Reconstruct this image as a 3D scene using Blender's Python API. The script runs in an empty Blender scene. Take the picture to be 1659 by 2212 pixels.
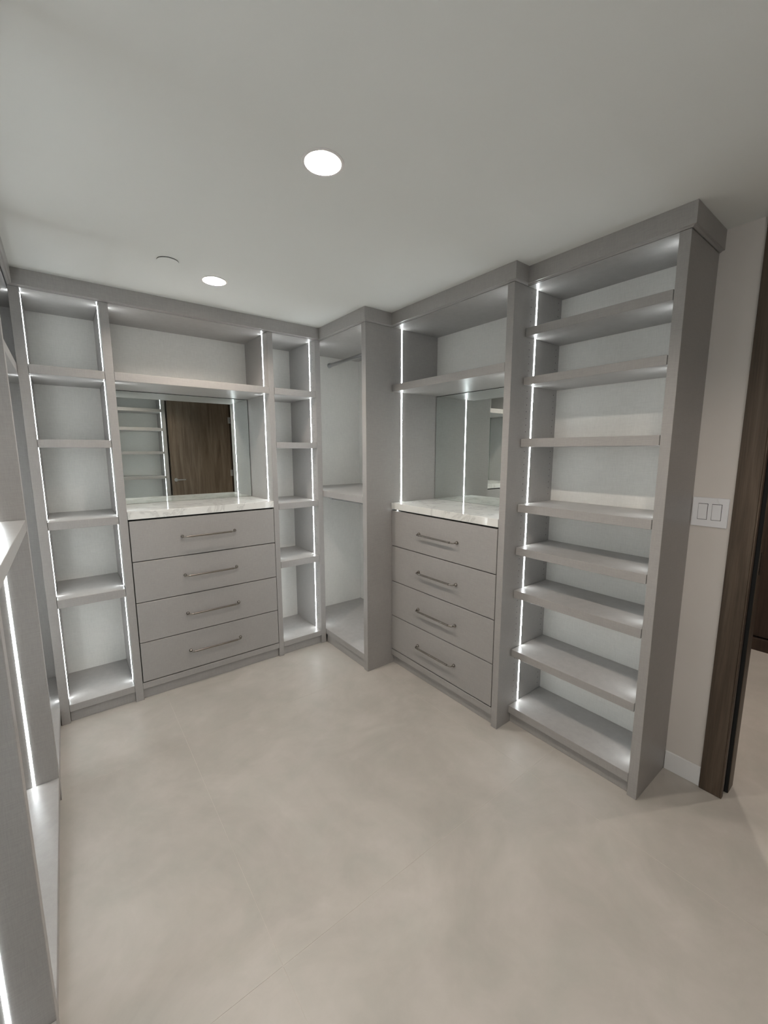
import bpy, bmesh, math, random
from mathutils import Vector, Matrix
random.seed(4)
SC = bpy.context.scene
COL = SC.collection

# ------------------------------------------------------------------ camera
CAM = (-1.5821, -2.8375, 1.554)
YAW, PITCH, ROLL, FPX = 0.6555, -0.1464, -0.0013, 893.4
cd = bpy.data.cameras.new('camera'); cam = bpy.data.objects.new('camera', cd); COL.objects.link(cam)
cd.sensor_fit = 'HORIZONTAL'; cd.sensor_width = 36.0; cd.lens = FPX / 1659 * 36.0
cd.clip_start = 0.02; cd.clip_end = 60
f = Vector((math.sin(YAW) * math.cos(PITCH), math.cos(YAW) * math.cos(PITCH), math.sin(PITCH)))
r = Vector((math.cos(YAW), -math.sin(YAW), 0)); u = r.cross(f)
r2 = math.cos(ROLL) * r + math.sin(ROLL) * u; u2 = -math.sin(ROLL) * r + math.cos(ROLL) * u
cam.matrix_world = Matrix(((r2.x, u2.x, -f.x, CAM[0]), (r2.y, u2.y, -f.y, CAM[1]), (r2.z, u2.z, -f.z, CAM[2]), (0, 0, 0, 1)))
SC.camera = cam

# ------------------------------------------------------------------ world, exposure
w = bpy.data.worlds.new('world'); SC.world = w; w.use_nodes = True
w.node_tree.nodes['Background'].inputs[0].default_value = (0.5, 0.5, 0.5, 1)
w.node_tree.nodes['Background'].inputs[1].default_value = 0.05
vs = SC.view_settings
SC.display_settings.display_device = 'sRGB'
vs.view_transform = 'Standard'; vs.look = 'None'; vs.gamma = 1.0; vs.use_curve_mapping = False
vs.exposure = 0.55
CHIP_STRENGTH = 2150.0        # the small bright chip in the middle of each recessed lamp
CAN_STRENGTH = 22.0           # frosted lens around it
CAN_COLOR = (1.0, 0.89, 0.79)
LED_STRENGTH = 28.0           # strips in the cabinets
LED_COLOR = (0.90, 0.96, 0.98)

# ------------------------------------------------------------------ materials
def nmat(name, col=(.5, .5, .5), rough=.5, metal=0.0, spec=.5):
    m = bpy.data.materials.new(name); m.use_nodes = True
    b = m.node_tree.nodes['Principled BSDF']
    b.inputs['Base Color'].default_value = (*col, 1); b.inputs['Roughness'].default_value = rough
    b.inputs['Metallic'].default_value = metal; b.inputs['Specular IOR Level'].default_value = spec
    return m, m.node_tree, b
def coords(nt, scale=(1, 1, 1)):
    g = nt.nodes.new('ShaderNodeNewGeometry'); mp = nt.nodes.new('ShaderNodeMapping')
    mp.inputs['Scale'].default_value = scale
    nt.links.new(g.outputs['Position'], mp.inputs['Vector']); return mp
def noise(nt, vec, scale, detail=3, rough=.5, dist=0):
    n = nt.nodes.new('ShaderNodeTexNoise'); n.inputs['Scale'].default_value = scale
    n.inputs['Detail'].default_value = detail; n.inputs['Roughness'].default_value = rough
    n.inputs['Distortion'].default_value = dist
    nt.links.new(vec.outputs[0], n.inputs['Vector']); return n
def ramp(nt, src, stops):
    rp = nt.nodes.new('ShaderNodeValToRGB'); e = rp.color_ramp.elements
    while len(e) < len(stops): e.new(.5)
    for i, (p, c) in enumerate(stops): e[i].position = p; e[i].color = (*c, 1)
    nt.links.new(src, rp.inputs[0]); return rp
def mixc(nt, fac, a, b, mode='MIX'):
    m = nt.nodes.new('ShaderNodeMix'); m.data_type = 'RGBA'; m.blend_type = mode
    if isinstance(fac, float): m.inputs[0].default_value = fac
    else: nt.links.new(fac, m.inputs[0])
    for s, v in ((6, a), (7, b)):
        if isinstance(v, tuple): m.inputs[s].default_value = (*v, 1)
        else: nt.links.new(v, m.inputs[s])
    return m.outputs[2]
def bump(nt, b, h, st, d=.001):
    n = nt.nodes.new('ShaderNodeBump'); n.inputs['Strength'].default_value = st; n.inputs['Distance'].default_value = d
    nt.links.new(h, n.inputs['Height']); nt.links.new(n.outputs[0], b.inputs['Normal'])

def linen(name, col, rough, amp=.06):
    """woven laminate: two crossed families of stretched fine threads plus faint clouds"""
    m, nt, b = nmat(name, col, rough, spec=.55)
    v1 = noise(nt, coords(nt, (420, 420, 26)), 1, 2, .6)
    v2 = noise(nt, coords(nt, (26, 26, 420)), 1, 2, .6)
    cl = noise(nt, coords(nt, (3, 3, 3)), 1, 3, .5)
    a = nt.nodes.new('ShaderNodeMath'); a.operation = 'ADD'
    nt.links.new(v1.outputs[0], a.inputs[0]); nt.links.new(v2.outputs[0], a.inputs[1])
    h = nt.nodes.new('ShaderNodeMath'); h.operation = 'MULTIPLY'; h.inputs[1].default_value = .5
    nt.links.new(a.outputs[0], h.inputs[0])
    lo = tuple(c * (1 - amp) for c in col); hi = tuple(c * (1 + amp) for c in col)
    c1 = ramp(nt, h.outputs[0], [(.38, lo), (.62, hi)])
    c2 = ramp(nt, cl.outputs[0], [(.3, (.97, .97, .97)), (.7, (1.03, 1.03, 1.03))])
    nt.links.new(mixc(nt, 1.0, c1.outputs[0], c2.outputs[0], 'MULTIPLY'), b.inputs['Base Color'])
    bump(nt, b, h.outputs[0], .12, .0005)
    return m
M_LAM = linen('grey_linen_laminate', (.350, .336, .323), .34)
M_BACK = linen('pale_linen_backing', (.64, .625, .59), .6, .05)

def plain_noise(name, col, rough, amp, scale, bs=.05):
    m, nt, b = nmat(name, col, rough, spec=.3)
    n = noise(nt, coords(nt), scale, 4, .6)
    c = ramp(nt, n.outputs[0], [(.3, tuple(x * (1 - amp) for x in col)), (.7, tuple(x * (1 + amp) for x in col))])
    nt.links.new(c.outputs[0], b.inputs['Base Color'])
    n2 = noise(nt, coords(nt), 260, 2, .5); bump(nt, b, n2.outputs[0], bs, .0006)
    return m
M_CEIL = plain_noise('flat_white_ceiling_paint', (.80, .81, .785), .85, .01, 2)
M_WALL = plain_noise('warm_white_wall_paint', (.72, .675, .635), .75, .015, 2)
M_TRIMW = plain_noise('white_trim_paint', (.87, .87, .87), .4, .01, 3)
M_PLASTIC = nmat('white_switch_plastic', (.86, .86, .88), .25)[0]
M_FILM_GLINT = nmat('white_film_glint', (.95, .95, .95), .08)[0]
M_DARKGAP = nmat('dark_reveal', (.012, .011, .010), .9)[0]
M_BLACK = nmat('black_gasket_gap_dark', (.008, .008, .008), .7)[0]
M_GROUT = nmat('pale_grout', (.64, .60, .55), .9)[0]
M_NICKEL, nt_, b_ = nmat('brushed_nickel', (.30, .28, .255), .25, 1.0)
M_ROD = nmat('satin_steel_rod', (.50, .50, .50), .32, 1.0)[0]
M_HOLE = nmat('dark_pin_hole', (.02, .02, .02), .9)[0]
M_MIRROR = nmat('mirror_silver', (.80, .85, .83), .004, 1.0)[0]
M_RIM = nmat('lamp_trim_white', (.82, .80, .78), .45)[0]
M_CHAN = nmat('strip_channel', (.7, .7, .72), .4)[0]

def emis(name, col, st):
    m = bpy.data.materials.new(name); m.use_nodes = True; nt = m.node_tree; nt.nodes.clear()
    o = nt.nodes.new('ShaderNodeOutputMaterial'); e = nt.nodes.new('ShaderNodeEmission')
    e.inputs[0].default_value = (*col, 1); e.inputs[1].default_value = st
    nt.links.new(e.outputs[0], o.inputs[0]); return m
M_LED = emis('led_strip_glow', LED_COLOR, LED_STRENGTH)
M_CAN = emis('lamp_lens_glow', CAN_COLOR, CAN_STRENGTH)
M_CHIP = emis('lamp_chip_glow', CAN_COLOR, CHIP_STRENGTH)

def marble():
    m, nt, b = nmat('white_veined_quartz', (.78, .78, .75), .06)
    co = coords(nt)
    wv = noise(nt, co, 2.6, 8, .62, 1.6)
    vein = ramp(nt, wv.outputs[0], [(.46, (.80, .805, .78)), (.497, (.63, .63, .61)), (.512, (.77, .775, .75)), (.56, (.81, .81, .785))])
    cl = noise(nt, co, 7, 4, .6); c2 = ramp(nt, cl.outputs[0], [(.3, (.93, .93, .92)), (.7, (1.0, 1.0, 1.0))])
    nt.links.new(mixc(nt, 1.0, vein.outputs[0], c2.outputs[0], 'MULTIPLY'), b.inputs['Base Color'])
    return m
M_MARBLE = marble()

def tilemat():
    m, nt, b = nmat('beige_stone_porcelain', (.5, .47, .43), .36)
    co = coords(nt)
    n1 = noise(nt, co, 1.5, 6, .62, .9)
    n2 = noise(nt, co, 6.5, 5, .6, .5)
    c1 = ramp(nt, n1.outputs[0], [(.28, (.440, .419, .384)), (.5, (.515, .489, .450)), (.72, (.580, .552, .512))])
    c2 = ramp(nt, n2.outputs[0], [(.3, (.93, .945, .935)), (.5, (.99, .985, .98)), (.7, (1.05, 1.035, 1.04))])
    nt.links.new(mixc(nt, 1.0, c1.outputs[0], c2.outputs[0], 'MULTIPLY'), b.inputs['Base Color'])
    rr = nt.nodes.new('ShaderNodeMapRange'); rr.inputs[3].default_value = .33; rr.inputs[4].default_value = .46
    nt.links.new(n2.outputs[0], rr.inputs[0]); nt.links.new(rr.outputs[0], b.inputs['Roughness'])
    n3 = noise(nt, co, 90, 3, .6); bump(nt, b, n3.outputs[0], .05, .001)
    return m
M_TILE = tilemat()

def wood(name, dark, mid, light, rough=.45, sx=14, sz=.9):
    m, nt, b = nmat(name, mid, rough, spec=.35)
    n1 = noise(nt, coords(nt, (sx, sx, sz)), 1, 6, .65, .7)
    n2 = noise(nt, coords(nt, (150, 150, 4)), 1, 3, .6)
    c1 = ramp(nt, n1.outputs[0], [(.28, dark), (.5, mid), (.75, light)])
    c2 = ramp(nt, n2.outputs[0], [(.3, (.82, .82, .82)), (.7, (1.12, 1.12, 1.12))])
    nt.links.new(mixc(nt, 1.0, c1.outputs[0], c2.outputs[0], 'MULTIPLY'), b.inputs['Base Color'])
    bump(nt, b, n2.outputs[0], .15, .0006)
    return m
M_WOOD = wood('dark_walnut_veneer', (.050, .035, .024), (.092, .067, .048), (.155, .118, .086))
M_WOOD2 = wood('red_brown_walnut', (.026, .016, .011), (.045, .028, .020), (.065, .041, .030))
M_WOODL = wood('door_walnut_veneer', (.075, .054, .036), (.150, .112, .080), (.250, .195, .145))

# ------------------------------------------------------------------ mesh helpers
def link(name, me, mat, parent=None, loc=(0, 0, 0)):
    me.materials.clear(); me.materials.append(mat)
    o = bpy.data.objects.new(name, me); COL.objects.link(o)
    if parent is not None:
        o.parent = parent
        base = Vector((0, 0, 0)); p = parent
        while p is not None: base += p.location; p = p.parent
        o.location = Vector(loc) - base
    else: o.location = loc
    return o
def bm_box(bm, x0, x1, y0, y1, z0, z1, bev=0.0, seg=1):
    vs_ = [bm.verts.new((x, y, z)) for x in (x0, x1) for y in (y0, y1) for z in (z0, z1)]
    q = [(0, 1, 3, 2), (4, 6, 7, 5), (0, 4, 5, 1), (2, 3, 7, 6), (0, 2, 6, 4), (1, 5, 7, 3)]
    fs = [bm.faces.new([vs_[i] for i in t]) for t in q]
    if bev > 0:
        es = list({e for f_ in fs for e in f_.edges})
        bmesh.ops.bevel(bm, geom=es, offset=bev, segments=seg, affect='EDGES', profile=.5)
def box(name, x0, x1, y0, y1, z0, z1, mat, parent=None, bev=.0012):
    c = ((x0 + x1) / 2, (y0 + y1) / 2, z0 if parent is None else (z0 + z1) / 2)
    bm = bmesh.new(); bm_box(bm, x0 - c[0], x1 - c[0], y0 - c[1], y1 - c[1], z0 - c[2], z1 - c[2], bev)
    bmesh.ops.recalc_face_normals(bm, faces=bm.faces)
    me = bpy.data.meshes.new(name); bm.to_mesh(me); bm.free()
    return link(name, me, mat, parent, c)
def tube(bm, pts, rad, n=12, cap=True):
    rings = []
    pts = [Vector(p) for p in pts]
    if not isinstance(rad, (list, tuple)): rad = [rad] * len(pts)
    up = None
    for i, p in enumerate(pts):
        d = (pts[min(i + 1, len(pts) - 1)] - pts[max(i - 1, 0)]).normalized()
        if up is None:
            up = Vector((0, 0, 1)) if abs(d.z) < .9 else Vector((1, 0, 0))
        s = d.cross(up).normalized(); t = s.cross(d).normalized(); up = t
        rings.append([bm.verts.new(p + rad[i] * (math.cos(a) * s + math.sin(a) * t)) for a in [2 * math.pi * k / n for k in range(n)]])
    for a, b in zip(rings, rings[1:]):
        for k in range(n): bm.faces.new((a[k], a[(k + 1) % n], b[(k + 1) % n], b[k]))
    if cap: bm.faces.new(list(reversed(rings[0]))); bm.faces.new(rings[-1])
def finish(name, bm, mat, parent, loc, smooth=True):
    bmesh.ops.recalc_face_normals(bm, faces=bm.faces)
    if smooth:
        for f_ in bm.faces: f_.smooth = True
    me = bpy.data.meshes.new(name); bm.to_mesh(me); bm.free()
    if smooth:
        try: me.set_sharp_from_angle(angle=math.radians(40))
        except Exception: pass
    return link(name, me, mat, parent, loc)
def thing(name, loc, label, cat, group=None):
    o = bpy.data.objects.new(name, None); COL.objects.link(o); o.location = loc
    o.empty_display_size = .1
    o['label'] = label; o['category'] = cat
    if group: o['group'] = group
    return o
def tag(o, label, cat, group=None):
    o['label'] = label; o['category'] = cat
    if group: o['group'] = group
    return o
def struct(o): o['kind'] = 'structure'; return o

# ------------------------------------------------------------------ plan dimensions (metres)
H = 2.444; TOPZ = 2.360                     # ceiling, underside of cabinet tops
XW, YB = 0.645, 0.445                       # right wall face, back wall face
XL = -2.20; YF = -3.78                      # left wall face, front wall face
P = .042
# stiles of the back run (x) and fronts of the right run
x0a, x0b, x1a, x1b, x2a, x2b, x3a, x3b = -1.725, -1.683, -1.356, -1.313, -.406, -.3685, -.0417, 0.0
R1a, R1b = -.544, -.590                     # hanging unit's end panel (front at x = 0)
A2, R2a, R2b = .2145, -1.496, -1.536        # dresser unit front, its end panel
A3, R3a, R3b = .3174, -2.180, -2.2193       # shoe shelf unit front, its end panel
G = .0006                                   # joints

# ------------------------------------------------------------------ room shell
# floor with real tiles
fl = bpy.data.objects.new('floor', None)
bm = bmesh.new(); bm_box(bm, -2.4, 3.2, -5.2, .7, -.12, -.0007)
me = bpy.data.meshes.new('floor'); bm.to_mesh(me); bm.free()
fl = struct(link('floor', me, M_GROUT))
xs = [-2.39, -1.19, .085, 1.36, 2.63, 3.19]; ys = [.69, -.585, -1.82, -3.055, -4.29, -5.19]
for i in range(len(xs) - 1):
    for j in range(len(ys) - 1):
        box('floor_tile', xs[i] + .0008, xs[i + 1] - .0008, ys[j + 1] + .0008, ys[j] - .0008, -.0075, 0, M_TILE, fl, .0003)
for o in fl.children: o.location.z = -.00375

CANS = [(-.857, -1.584), (-.866, -.437), (-.857, -2.75)]
CAN_R = .056
def slab_with_holes(name, x0, x1, y0, y1, z, holes, mat):
    bm = bmesh.new()
    c = [bm.verts.new(p) for p in ((x0, y0, z), (x1, y0, z), (x1, y1, z), (x0, y1, z))]
    es = [bm.edges.new((c[k], c[(k + 1) % 4])) for k in range(4)]
    for hx, hy, hr in holes:
        rg = [bm.verts.new((hx + hr * math.cos(2 * math.pi * k / 48), hy + hr * math.sin(2 * math.pi * k / 48), z)) for k in range(48)]
        es += [bm.edges.new((rg[k], rg[(k + 1) % 48])) for k in range(48)]
    bmesh.ops.triangle_fill(bm, use_beauty=True, use_dissolve=False, edges=es)
    g = bmesh.ops.extrude_face_region(bm, geom=list(bm.faces))
    bmesh.ops.translate(bm, verts=[v for v in g['geom'] if isinstance(v, bmesh.types.BMVert)], vec=(0, 0, .10))
    bmesh.ops.recalc_face_normals(bm, faces=bm.faces)
    me = bpy.data.meshes.new(name); bm.to_mesh(me); bm.free()
    return link(name, me, mat)
struct(slab_with_holes('ceiling', -2.4, 3.2, -5.2, .7, H, [(x, y, CAN_R + .001) for x, y in CANS] + [(1.7, -3.0, CAN_R + .001), (1.8, -1.95, CAN_R + .001)], M_CEIL))

struct(box('wall_back', -2.35, 3.2, YB, YB + .12, 0, H, M_WALL, None, 0))
struct(box('wall_left', XL - .12, XL, YF - .12, YB, 0, H, M_WALL, None, 0))
struct(box('wall_front', XL, XW, YF - .12, YF, 0, H, M_WALL, None, 0))
DY0, DY1 = -2.445, -3.355                   # clear doorway
WT = .115
struct(box('wall_right', XW, XW + WT, DY0 + .012, YB, 0, H, M_WALL, None, 0))
struct(box('wall_right', XW, XW + WT, YF - .12, DY1 - .012, 0, H, M_WALL, None, 0))
struct(box('wall_other_room_back', XW + WT, 3.2, -1.2, -1.08, 0, H, M_WALL, None, 0))
struct(box('wall_other_room_side', 3.08, 3.2, -5.2, -1.2, 0, H, M_WALL, None, 0))
struct(box('wall_other_room_front', XW + WT, 3.08, -5.2, -5.08, 0, H, M_WALL, None, 0))
struct(box('wall_other_room_near', XW, XW + WT, -5.2, YF - .1205, 0, H, M_WALL, None, 0))
struct(box('baseboard_right', .636, XW - .0003, -2.3655, R3b - .001, 0, .097, M_TRIMW, None, .002))
struct(box('baseboard_right', .636, XW - .0003, YF + .001, -3.436, 0, .097, M_TRIMW, None, .002))

# door frame: casing, jambs, gasket; leaf opened square into the closet
dr = struct(box('door_1', .628, XW - .0003, -2.4445, -2.3662, 0, 2.400, M_WOOD, None, .0015)); dr.name = 'door_1'
def dpart(n, *a, m=M_WOOD, bev=.001): return box(n, *a, m, dr, bev)
dpart('casing', .628, XW - .0003, -3.434, -3.3555, 0, 2.400)
dpart('casing', .628, XW - .0003, -3.434, -2.3662, 2.4005, 2.4435)
dpart('jamb', .628, .6520, -2.4505, -2.4450, 0, 2.400)
dpart('gasket_gap_dark', .6525, .6948, -2.4445, -2.4335, 0, 2.400, m=M_BLACK)  # black box painting in the shade of the deep jamb gap
dpart('gasket_gap_dark', .6915, .6948, -2.4585, -2.4448, 0, 2.400, m=M_BLACK)
dpart('jamb', .6952, XW + WT + .010, -2.4600, -2.4335, 0, 2.400)
dpart('jamb', .6455, XW + WT + .010, -3.3665, -3.3430, 0, 2.400)
dpart('head_jamb', .6455, XW + WT + .010, -3.3425, -2.464, 2.378, 2.400)
dpart('strike_plate', .700, .728, -2.4612, -2.4601, 1.03, 1.13, m=M_NICKEL)
leaf = dpart('door_leaf', -.290, .618, -3.340, -3.300, .008, 2.372, m=M_WOODL)
bm = bmesh.new()                             # lever handle
tube(bm, [(0, 0, 0), (0, .008, 0)], .026, 24); tube(bm, [(0, .008, 0), (0, .050, 0)], .010, 12)
tube(bm, [(-.012, .050, 0), (.02, .051, 0), (.13, .050, 0)], [.010, .009, .008], 12)
finish('lever_handle', bm, M_ROD, leaf, (-.235, -3.2998, 1.120))
for hz in (2.05, 1.2, .25):
    bm = bmesh.new()
    for k in range(3): tube(bm, [(0, 0, k * .034), (0, 0, k * .034 + .032)], .0085, 12)
    bm_box(bm, -.030, -.004, -.010, -.0075, 0, .10)
    finish('hinge', bm, M_ROD, leaf, (.6235, -3.2900, hz - .05))

# ------------------------------------------------------------------ crown
def crown():
    path = [(-1.725, -3.33), (-1.725, 0), (0, 0), (0, R1b), (A2, R1b), (A2, R2b), (A3, R2b), (A3, R3b), (XW - .0005, R3b)]
    def off(d):                              # offset to the room side (right of travel)
        out = []
        n = len(path)
        for i in range(n):
            v = Vector((0, 0))
            ds = []
            if i > 0: ds.append((Vector(path[i]) - Vector(path[i - 1])).normalized())
            if i < n - 1: ds.append((Vector(path[i + 1]) - Vector(path[i])).normalized())
            ns = []
            for q in ds:
                nn = Vector((q.y, -q.x))
                if all((nn - m_).length > .01 for m_ in ns): ns.append(nn)
            v = sum(ns, Vector((0, 0)))
            out.append((path[i][0] + v.x * d, path[i][1] + v.y * d))
        return out
    prof = [(.0005, 2.3615), (.004, 2.3615), (.010, 2.366), (.0165, 2.3665), (.018, 2.368), (.018, 2.4435), (.0005, 2.4435)]
    bm = bmesh.new(); cols = []
    for d, z in prof: cols.append([bm.verts.new((x, y, z)) for x, y in off(d)])
    for a in range(len(prof)):
        b = (a + 1) % len(prof)
        for i in range(len(path) - 1): bm.faces.new((cols[a][i], cols[a][i + 1], cols[b][i + 1], cols[b][i]))
    bm.faces.new([c[0] for c in cols]); bm.faces.new([c[-1] for c in cols])
    return finish('trim_1', bm, M_LAM, None, (0, 0, 0), False)
struct(crown())

# ------------------------------------------------------------------ cabinet pieces
def led(parent, x, y, z0, z1, nx, ny):
    """half-round diffuser on a panel face; (nx, ny) is the face's outward normal"""
    bm = bmesh.new(); n = 6; rr = .0044
    rings = []
    for z in (z0, z1):
        rg = []
        for k in range(n + 1):
            a = math.pi * k / n
            lx, ln = rr * math.cos(a), .0003 + .0012 * math.sin(a)
            rg.append(bm.verts.new((nx * ln - ny * lx, ny * ln + nx * lx, z - (z0 + z1) / 2)))
        rings.append(rg)
    for k in range(n): bm.faces.new((rings[0][k], rings[0][k + 1], rings[1][k + 1], rings[1][k]))
    bm.faces.new((rings[0][n], rings[0][0], rings[1][0], rings[1][n]))
    bm.faces.new(rings[0]); bm.faces.new(list(reversed(rings[1])))
    o = finish('led_strip', bm, M_LED, parent, (x, y, (z0 + z1) / 2))
    return o
def leds(parent, x, y, spans, nx, ny):
    for z0, z1 in spans: led(parent, x, y, z0 + .0008, z1 - .0008, nx, ny)
def holes(parent, pts, nx, ny):
    """shelf-pin bores of one panel face"""
    bm = bmesh.new()
    for (x, y, z) in pts:
        c = Vector((x, y, z)) - Vector(pts[0]); s = Vector((-ny, nx, 0)); n_ = Vector((nx, ny, 0)); rr = .0024
        ring = [bm.verts.new(c + n_ * .0004 + rr * (math.cos(a) * s + math.sin(a) * Vector((0, 0, 1)))) for a in [2 * math.pi * k / 8 for k in range(8)]]
        rb = [bm.verts.new(v.co - n_ * .0003) for v in ring]
        bm.faces.new(ring)
        for k in range(8): bm.faces.new((ring[k], ring[(k + 1) % 8], rb[(k + 1) % 8], rb[k]))
    o = finish('shelf_pin_holes', bm, M_HOLE, parent, pts[0], False); o['kind'] = 'stuff'
def gaps(shelves):                           # spans between shelves, deck at the bottom
    z = .110; out = []
    for b, t in sorted(shelves): out.append((z, b)); z = t
    out.append((z, TOPZ)); return out

# --- back run (fronts at y = 0, facing -y)
DEP = YB - .0006
def panel_b(par, xa, xb): return box('side_panel', xa, xb, 0, DEP, 0, 2.361, M_LAM, par, .001)
SH_B = [(1.950, 1.995), (1.575, 1.617), (1.131, 1.176), (.689, .738)]
def tower_back(name, label, xa0, xa, xb, xb1, hole_side=None):
    t = thing(name, ((xa0 + xb1) / 2, .2, 0), label, 'shelving', 'open shelving towers of the back run')
    panel_b(t, xa0, xa); panel_b(t, xb, xb1)
    for b, z in SH_B: box('shelf', xa + .0018, xb - .0018, -.0005, DEP - .0085, b, z, M_LAM, t, .0012)
    box('base_shelf', xa + G, xb - G, 0, DEP - .0085, .068, .110, M_LAM, t)
    box('top_panel', xa + G, xb - G, .004, DEP - .0085, TOPZ, 2.400, M_LAM, t)
    box('toe_kick', xa + G, xb - G, .020, .036, 0, .0675, M_LAM, t)
    box('back_panel', xa + G, xb - G, DEP - .008, DEP, .068, 2.400, M_BACK, t, 0)
    sp = gaps(SH_B)
    leds(t, xa, .088, sp, 1, 0); leds(t, xb, .088, sp, -1, 0)
    return t
tB1 = tower_back('shelving_tower', 'narrow open shelving tower left of the back mirror, against the left corner', x0a, x0b, x1a, x1b)
tB3 = tower_back('shelving_tower', 'narrowest open shelving tower between the back dresser and the corner hanging closet', x2a, x2b, x3a, x3b)
for sp0, sp1 in gaps(SH_B):
    zz = []; z = sp0 + .03
    while z < sp1 - .02: zz.append(z); z += .0508
    for z_ in [0]:
        holes(tB3, [(x3a, .042, q) for q in zz], -1, 0)

def pull(parent, cx, cy, cz, axis, out):
    """arched bar pull: two round feet on the face, elbows, collars, bar"""
    bm = bmesh.new(); A = Vector(axis); O = Vector(out); hl = .165
    for s in (-1, 1):
        base = A * hl * s
        # dome foot
        tube(bm, [base, base + O * .003, base + O * .008, base + O * .012, base + O * .0135], [.0105, .0105, .0095, .006, .001], 14)
        arm = [base + O * .010, base + O * .022 - A * .002 * s, base + O * .030 - A * .008 * s, base + O * .033 - A * .018 * s, base + O * .033 - A * .032 * s]
        tube(bm, arm, [.0042, .0042, .0046, .0048, .0045], 10)
        tube(bm, [base + O * .033 - A * .030 * s, base + O * .033 - A * .0345 * s], .0066, 14)
    tube(bm, [-A * (hl - .034) + O * .033, A * (hl - .034) + O * .033], .0061, 12)
    return finish('handle', bm, M_NICKEL, parent, (cx, cy, cz))
DZ = [(.1170, .3707), (.3763, .6292), (.6348, .8877), (.8933, 1.1410)]

# dresser of the back run
tB2 = thing('dresser_cabinet', ((x1b + x2a) / 2, .2, 0), 'grey built-in four-drawer dresser on the back wall, below the mirror showing a door', 'dresser', 'built-in dressers')
box('carcass', x1b + G, x2a - G, .022, DEP - .0085, .110, 1.146, M_DARKGAP, tB2, 0)
for a, b in DZ:
    d = box('drawer', x1b + .0050, x2a - .0035, 0, .0205, a, b, M_LAM, tB2, .0010)
    pull(d, (x1b + x2a) / 2, -.0002, (a + b) / 2, (1, 0, 0), (0, -1, 0))
box('bottom_rail', x1b + G, x2a - G, 0, DEP - .0085, .070, .1095, M_LAM, tB2)
box('toe_kick', x1b + G, x2a - G, .020, .036, 0, .0695, M_LAM, tB2)
box('shelf', x1b + .0010, x2a - .0010, -.0005, DEP - .0085, 1.950, 1.996, M_LAM, tB2)
box('top_panel', x1b + G, x2a - G, .004, DEP - .0085, TOPZ, 2.400, M_LAM, tB2)
box('back_panel', x1b + G, x2a - G, DEP - .008, DEP, .110, 2.400, M_BACK, tB2, 0)
for xx, nx in ((x1b, 1), (x2a, -1)): leds(tB2, xx, .092, [(1.198, 1.950), (1.996, TOPZ)], nx, 0)
tag(box('countertop', x1b + G, x2a - G, -.004, DEP - .0085, 1.1515, 1.198, M_MARBLE, None, .0015), 'white veined stone countertop on the back dresser, below the mirror showing the brown door', 'countertop')
def mirror(name, x0_, x1_, y0_, y1_, z0, z1, nx, ny, label):
    t = thing(name, ((x0_ + x1_) / 2, (y0_ + y1_) / 2, z0), label, 'mirror')
    if ny:
        box('backing', x0_, x1_, y0_ + .0032, y1_, z0, z1, M_DARKGAP, t, 0)
        box('glass', x0_ + .003, x1_ - .003, y0_, y0_ + .003, z0 + .001, z1 - .003, M_MIRROR, t, .0004)
    else:
        box('backing', x0_ + .0032, x1_, y0_, y1_, z0, z1, M_DARKGAP, t, 0)
        box('glass', x0_, x0_ + .003, y0_ + .003, y1_ - .003, z0 + .001, z1 - .003, M_MIRROR, t, .0004)
mirror('wall_mirror', x1b + .001, x2a - .001, .4300, .4355, 1.1985, 1.9495, 0, -1, 'mirror above the back dresser, reflecting a dark brown wooden door and shelves')

# --- corner hanging closet (front at x = 0, facing -x)
XE = XW - .0006
tR1 = thing('hanging_closet', (.3, -.1, 0), 'grey corner hanging closet with rods above and below one shelf, between the two runs', 'closet')
box('side_panel', 0, XE, R1b, R1a, 0, 2.361, M_LAM, tR1, .001)
box('side_panel', .0006, XE - .0085, .430, DEP, .068, 2.400, M_BACK, tR1, 0)
box('back_panel', XE - .008, XE, R1a + G, DEP, .068, 2.400, M_BACK, tR1, 0)
box('shelf', .0010, XE - .0085, R1a + .001, .4295, 1.203, 1.250, M_LAM, tR1)
box('base_shelf', .0006, XE - .0085, R1a + G, .4295, .070, .115, M_LAM, tR1)
box('top_panel', .0040, XE - .0085, R1a + G, .4295, TOPZ, 2.400, M_LAM, tR1)
box('toe_kick', .010, .026, R1a + G, -.0006, 0, .0695, M_LAM, tR1)
leds(tR1, .088, R1a, [(.115, 1.203), (1.250, TOPZ)], 0, 1)
leds(tR1, x3b, .070, [(.115, 1.203), (1.250, TOPZ)], 1, 0)
def rod(par, x, z, ya, yb):
    bm = bmesh.new(); n = 16; rings = []
    for y in (ya, yb):
        rings.append([bm.verts.new((.0075 * math.cos(2 * math.pi * k / n), y - (ya + yb) / 2, .0150 * math.sin(2 * math.pi * k / n))) for k in range(n)])
    for k in range(n): bm.faces.new((rings[0][k], rings[0][(k + 1) % n], rings[1][(k + 1) % n], rings[1][k]))
    bm.faces.new(rings[0]); bm.faces.new(rings[1])
    o = finish('hanging_rod', bm, M_ROD, par, (x, (ya + yb) / 2, z))
    for y, s in ((ya, 1), (yb, -1)):
        bm = bmesh.new(); tube(bm, [(0, 0, 0), (0, s * .007, 0)], .021, 20)
        finish('rod_flange', bm, M_ROD, o, (x, y, z))
rod(tR1, .33, 2.290, R1a + .001, .4290); rod(tR1, .33, 1.135, R1a + .001, .4290)

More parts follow.
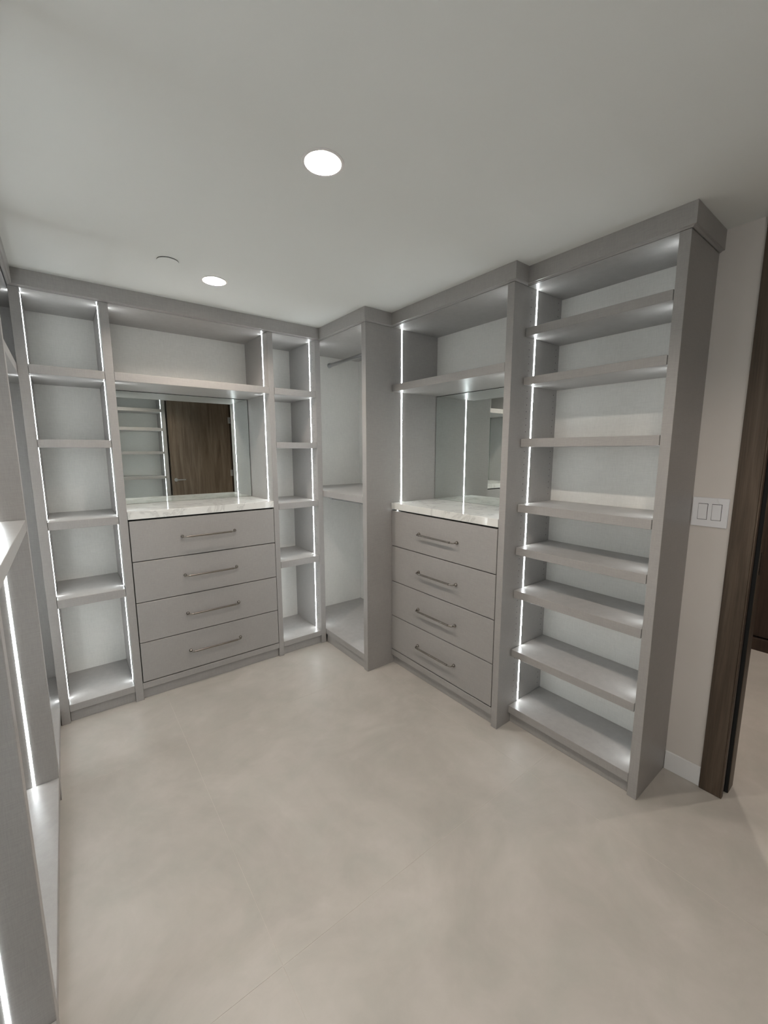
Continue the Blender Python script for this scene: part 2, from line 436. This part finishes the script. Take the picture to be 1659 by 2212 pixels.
# --- right dresser
tR2 = thing('dresser_cabinet', (.43, (R1b + R2a) / 2, 0), 'grey built-in four-drawer dresser on the right wall, beside the shoe shelves', 'dresser', 'built-in dressers')
box('side_panel', A2, XE, R2b, R2a, 0, 2.361, M_LAM, tR2, .001)
box('carcass', A2 + .022, XE - .0085, R2a + G, R1b - G, .110, 1.146, M_DARKGAP, tR2, 0)
for a, b in DZ:
    d = box('drawer', A2, A2 + .0205, R2a + .0050, R1b - .0035, a, b, M_LAM, tR2, .0010)
    pull(d, A2 - .0002, (R2a + R1b) / 2, (a + b) / 2, (0, 1, 0), (-1, 0, 0))
box('bottom_rail', A2, XE - .0085, R2a + G, R1b - G, .067, .1095, M_LAM, tR2)
box('toe_kick', A2 + .020, A2 + .036, R2a + G, R1b - G, 0, .0665, M_LAM, tR2)
box('shelf', A2 - .0005, XE - .0085, R2a + .001, R1b - .001, 1.948, 1.993, M_LAM, tR2)
box('top_panel', A2 + .004, XE - .0085, R2a + G, R1b - G, TOPZ, 2.400, M_LAM, tR2)
box('back_panel', XE - .008, XE, R2a + G, R1b - G, .110, 2.400, M_BACK, tR2, 0)
for yy, ny in ((R1b, -1), (R2a, 1)): leds(tR2, .300, yy, [(1.196, 1.948), (1.993, TOPZ)], 0, ny)
tag(box('countertop', A2 - .004, XE - .0085, R2a + G, R1b - G, 1.1515, 1.196, M_MARBLE, None, .0015), 'white veined stone countertop on the right-hand dresser beside the hanging closet', 'countertop')
mirror('wall_mirror', .6300, .6355, R2a + .001, R1b - .001, 1.1965, 1.9475, -1, 0, 'mirror above the right-hand dresser, mostly reflecting grey panels and one light strip')

led_end = box('led_strip_end', A2 + .010, A2 + .015, -.6420, -.6370, 1.1435, 1.1485, M_LED, tR2, .001)
# --- shoe shelves
tR3 = thing('shoe_shelves', (.48, (R2b + R3a) / 2, 0), 'tall grey shoe shelving with seven slim shelves, nearest the doorway on the right wall', 'shelving')
box('side_panel', A3, XE, R3b, R3a, 0, 2.361, M_LAM, tR3, .001)
SH_R = [(2.123, 2.163), (1.886, 1.924), (1.574, 1.616), (1.230, 1.272), (.996, 1.037), (.753, .796), (.409, .450)]
for b, z in SH_R: box('shelf', A3 - .0005, XE - .0085, R3a + .0025, R2b - .0025, b, z, M_LAM, tR3)
box('base_shelf', A3, XE - .0085, R3a + .001, R2b - .001, .064, .108, M_LAM, tR3)
box('top_panel', A3 + .004, XE - .0085, R3a + G, R2b - G, TOPZ, 2.400, M_LAM, tR3)
box('toe_kick', A3 + .020, A3 + .036, R3a + G, R2b - G, 0, .0635, M_LAM, tR3)
box('back_panel', XE - .008, XE, R3a + G, R2b - G, .064, 2.400, M_BACK, tR3, 0)
sp = gaps(SH_R)
leds(tR3, .405, R2b, sp, 0, -1); leds(tR3, .405, R3a, sp, 0, 1)
for a, b in sp:
    zz = []; z = 2.339
    while z > .1:
        if a + .012 < z < b - .012: zz.append(z)
        z -= .0343
    holes(tR3, [(.357, R2b, q) for q in zz], 0, -1)
    holes(tR3, [(.606, R2b, q) for q in zz], 0, -1)

# --- left run (front at x = -1.725, facing +x)
LY = [(-.640, -.598), (-1.643, -1.601), (-2.62, -2.578), (-3.33, -3.288)]
XLf = -1.725; XLb = XL + .0006
def left_unit(name, label, cat, y_hi, pan, shelves, rods=(), front_leds=True):
    t = thing(name, ((XLf + XLb) / 2, (y_hi + pan[0]) / 2, 0), label, cat)
    ya, yb = pan
    box('side_panel', XLb, XLf, ya, yb, 0, 2.361, M_LAM, t, .001)
    for b, z in shelves: box('shelf', XLb + .009, XLf - .001, yb + .001, y_hi - .001, b, z, M_LAM, t)
    box('base_shelf', XLb + .009, XLf, yb + G, y_hi - G, .068, .113, M_LAM, t)
    box('top_panel', XLb + .009, XLf - .004, yb + G, y_hi - G, TOPZ, 2.400, M_LAM, t)
    box('toe_kick', XLf - .036, XLf - .020, yb + G, min(y_hi, 0) - G, 0, .0675, M_LAM, t)
    box('back_panel', XLb, XLb + .008, yb + G, y_hi - G, .068, 2.400, M_BACK, t, 0)
    z = .113; spn = []
    for b, zt in sorted(shelves): spn.append((z, b)); z = zt
    spn.append((z, TOPZ))
    leds(t, XLf - .085, yb, spn, 0, 1)
    if y_hi < -.1: leds(t, XLf - .085, y_hi, spn, 0, -1)
    for rz in rods: rod(t, (XLf + XLb) / 2, rz, yb + .001, y_hi - .001)
    return t
tL1 = left_unit('corner_closet', 'grey closet bay in the left back corner with one high shelf', 'closet', .4300, LY[0], [(1.945, 1.992)])
box('side_panel', XLb + .009, XLf - .0006, .4300, DEP, .068, 2.400, M_LAM, tL1, 0)
leds(tL1, x0a, .088, [(.113, 1.945), (1.992, TOPZ)], -1, 0)
left_unit('hanging_closet', 'grey left-hand closet bay with one thick shelf at chest height, nearest full bay', 'closet', LY[0][0], LY[1], [(1.234, 1.280)], (2.29, 1.165))
left_unit('side_closet', 'grey closet bay at the bottom left edge of the photo with a bright strip', 'closet', LY[1][0], LY[2], [(1.234, 1.280)], (2.29,))
left_unit('rear_closet', 'grey closet bay behind the viewer on the left wall', 'closet', LY[2][0], LY[3], [(1.234, 1.280)])

# --- shelving on the front wall, seen in the back mirror (front at y = -3.36, facing +y)
FY = -3.362
tF = thing('front_shelves', (-1.0, -3.57, 0), 'grey lit shelving seen only in the back mirror, left of the brown door', 'shelving')
for xa, xb in ((-.352, -.308), (-1.03, -.988), (-1.715, -1.673)):
    box('side_panel', xa, xb, YF + .0006, FY, 0, 2.400, M_LAM, tF, .001)
SH_F = [(2.132, 2.180), (1.856, 1.903), (1.511, 1.552), (1.141, 1.180), (.76, .80), (.41, .45)]
for xa, xb in ((-.988, -.352), (-1.673, -1.03)):
    for b, z in SH_F: box('shelf', xa + .002, xb - .002, YF + .009, FY, b, z, M_LAM, tF)
    box('base_shelf', xa + G, xb - G, YF + .009, FY, .068, .110, M_LAM, tF)
    box('top_panel', xa + G, xb - G, YF + .009, FY - .004, TOPZ, 2.400, M_LAM, tF)
    box('toe_kick', xa + G, xb - G, FY - .036, FY - .020, 0, .0675, M_LAM, tF)
    box('back_panel', xa + G, xb - G, YF + .0006, YF + .0086, .068, 2.400, M_BACK, tF, 0)
    leds(tF, xa, FY - .088, gaps(SH_F), 1, 0); leds(tF, xb, FY - .088, gaps(SH_F), -1, 0)

# ------------------------------------------------------------------ recessed lamps
def can(x, y, label, group='recessed ceiling lamps'):
    t = thing('recessed_light', (x, y, H), label, 'ceiling light', group)
    n = 48
    bm = bmesh.new()                          # trim ring with a rolled lip
    prof = [(CAN_R, H + .002), (CAN_R + .0005, H - .0022), (CAN_R + .004, H - .0032), (CAN_R + .0095, H - .0022), (CAN_R + .0105, H - .0002)]
    rings = [[bm.verts.new((rd * math.cos(2 * math.pi * k / n), rd * math.sin(2 * math.pi * k / n), z - H)) for k in range(n)] for rd, z in prof]
    for a, b in zip(rings, rings[1:]):
        for k in range(n): bm.faces.new((a[k], a[(k + 1) % n], b[(k + 1) % n], b[k]))
    finish('trim_ring', bm, M_RIM, t, (x, y, H))
    bm = bmesh.new()
    prof = [(CAN_R - .0003, .001), (.0475, .026), (.0475, .055)]
    rings = [[bm.verts.new((rd * math.cos(2 * math.pi * k / n), rd * math.sin(2 * math.pi * k / n), z)) for k in range(n)] for rd, z in prof]
    for a, b in zip(rings, rings[1:]):
        for k in range(n): bm.faces.new((a[k], a[(k + 1) % n], b[(k + 1) % n], b[k]))
    bm.faces.new(rings[-1])
    finish('reflector', bm, M_RIM, t, (x, y, H))
    bm = bmesh.new(); tube(bm, [(0, 0, .0240), (0, 0, .0300)], .0468, n)
    finish('lens', bm, M_CAN, t, (x, y, H))
    bm = bmesh.new(); tube(bm, [(0, 0, .0232), (0, 0, .0238)], .0180, 32)
    finish('light_chip', bm, M_CHIP, t, (x, y, H))
can(*CANS[0], 'larger-looking lit recessed ceiling lamp nearest the viewer')
can(*CANS[1], 'lit recessed ceiling lamp farther off, close to the back cabinets and the flat disc')
can(*CANS[2], 'lit recessed ceiling lamp behind the viewer, out of the photo')
can(1.7, -3.0, 'lit recessed ceiling lamp in the room beyond the doorway, nearer the opening')
can(1.8, -1.95, 'unseen recessed ceiling lamp added to brighten the room beyond the doorway, deeper in')  # second lamp added to brighten the other room's floor and wall
bm = bmesh.new(); tube(bm, [(0, 0, -.0045), (0, 0, -.0015)], .0470, 40)
cp = finish('sprinkler_cover', bm, M_CEIL, None, (-1.107, -.547, H - .0018))
tag(cp, 'flat white round cover plate on the ceiling beside the far lamp', 'cover plate')
bm = bmesh.new(); tube(bm, [(0, 0, 0), (0, 0, .0033)], .0468, 40)
finish('shadow_gap', bm, M_DARKGAP, cp, (-1.107, -.547, H - .0035))

# ------------------------------------------------------------------ light switch
sw = thing('light_switch', (XW, -2.287, 1.286), 'white double rocker light switch on the wall by the wooden door frame', 'light switch')
box('plate', .6372, XW - .0003, -2.3520, -2.2220, 1.2225, 1.3505, M_PLASTIC, sw, .0016)
for c in (-2.262, -2.3115):
    box('rocker_frame', .6366, .6374, c - .0175, c + .0175, 1.2530, 1.3240, M_DARKGAP, sw, 0)
    rk = box('rocker', .6335, .6371, c - .0163, c + .0163, 1.2545, 1.3225, M_PLASTIC, sw, .0010)
    rk.rotation_euler = (0, math.radians(-1.6), 0)
bm = bmesh.new()  # glint on the protective film, shaped as a solid white sliver
tube(bm, [(-.0028, .010, .019), (-.0028, .0055, .0185), (-.0030, .0070, .012), (-.0032, .001, .005), (-.0030, -.0065, -.0015), (-.0028, -.0085, -.003)], [.0008, .0016, .0018, .0016, .0012, .0006], 8)
finish('film_glint', bm, M_FILM_GLINT, sw, (.6372, -2.3175, 1.3270))

# ------------------------------------------------------------------ beyond the doorway
tc = thing('wood_cabinet', (2.85, -2.7, 0), 'dark red-brown wooden cabinet in the room beyond the doorway', 'cabinet')
box('carcass', 2.66, 3.075, -4.2, -1.25, .10, 2.40, M_WOOD2, tc, 0)
for k in range(5): box('door', 2.640, 2.6595, -4.2 + k * .59 + .0015, -4.2 + (k + 1) * .59 - .0015, .102, 2.40, M_WOOD2, tc, .001)
box('toe_kick', 2.60, 2.63, -4.2, -1.25, 0, .095, M_WOOD2, tc)
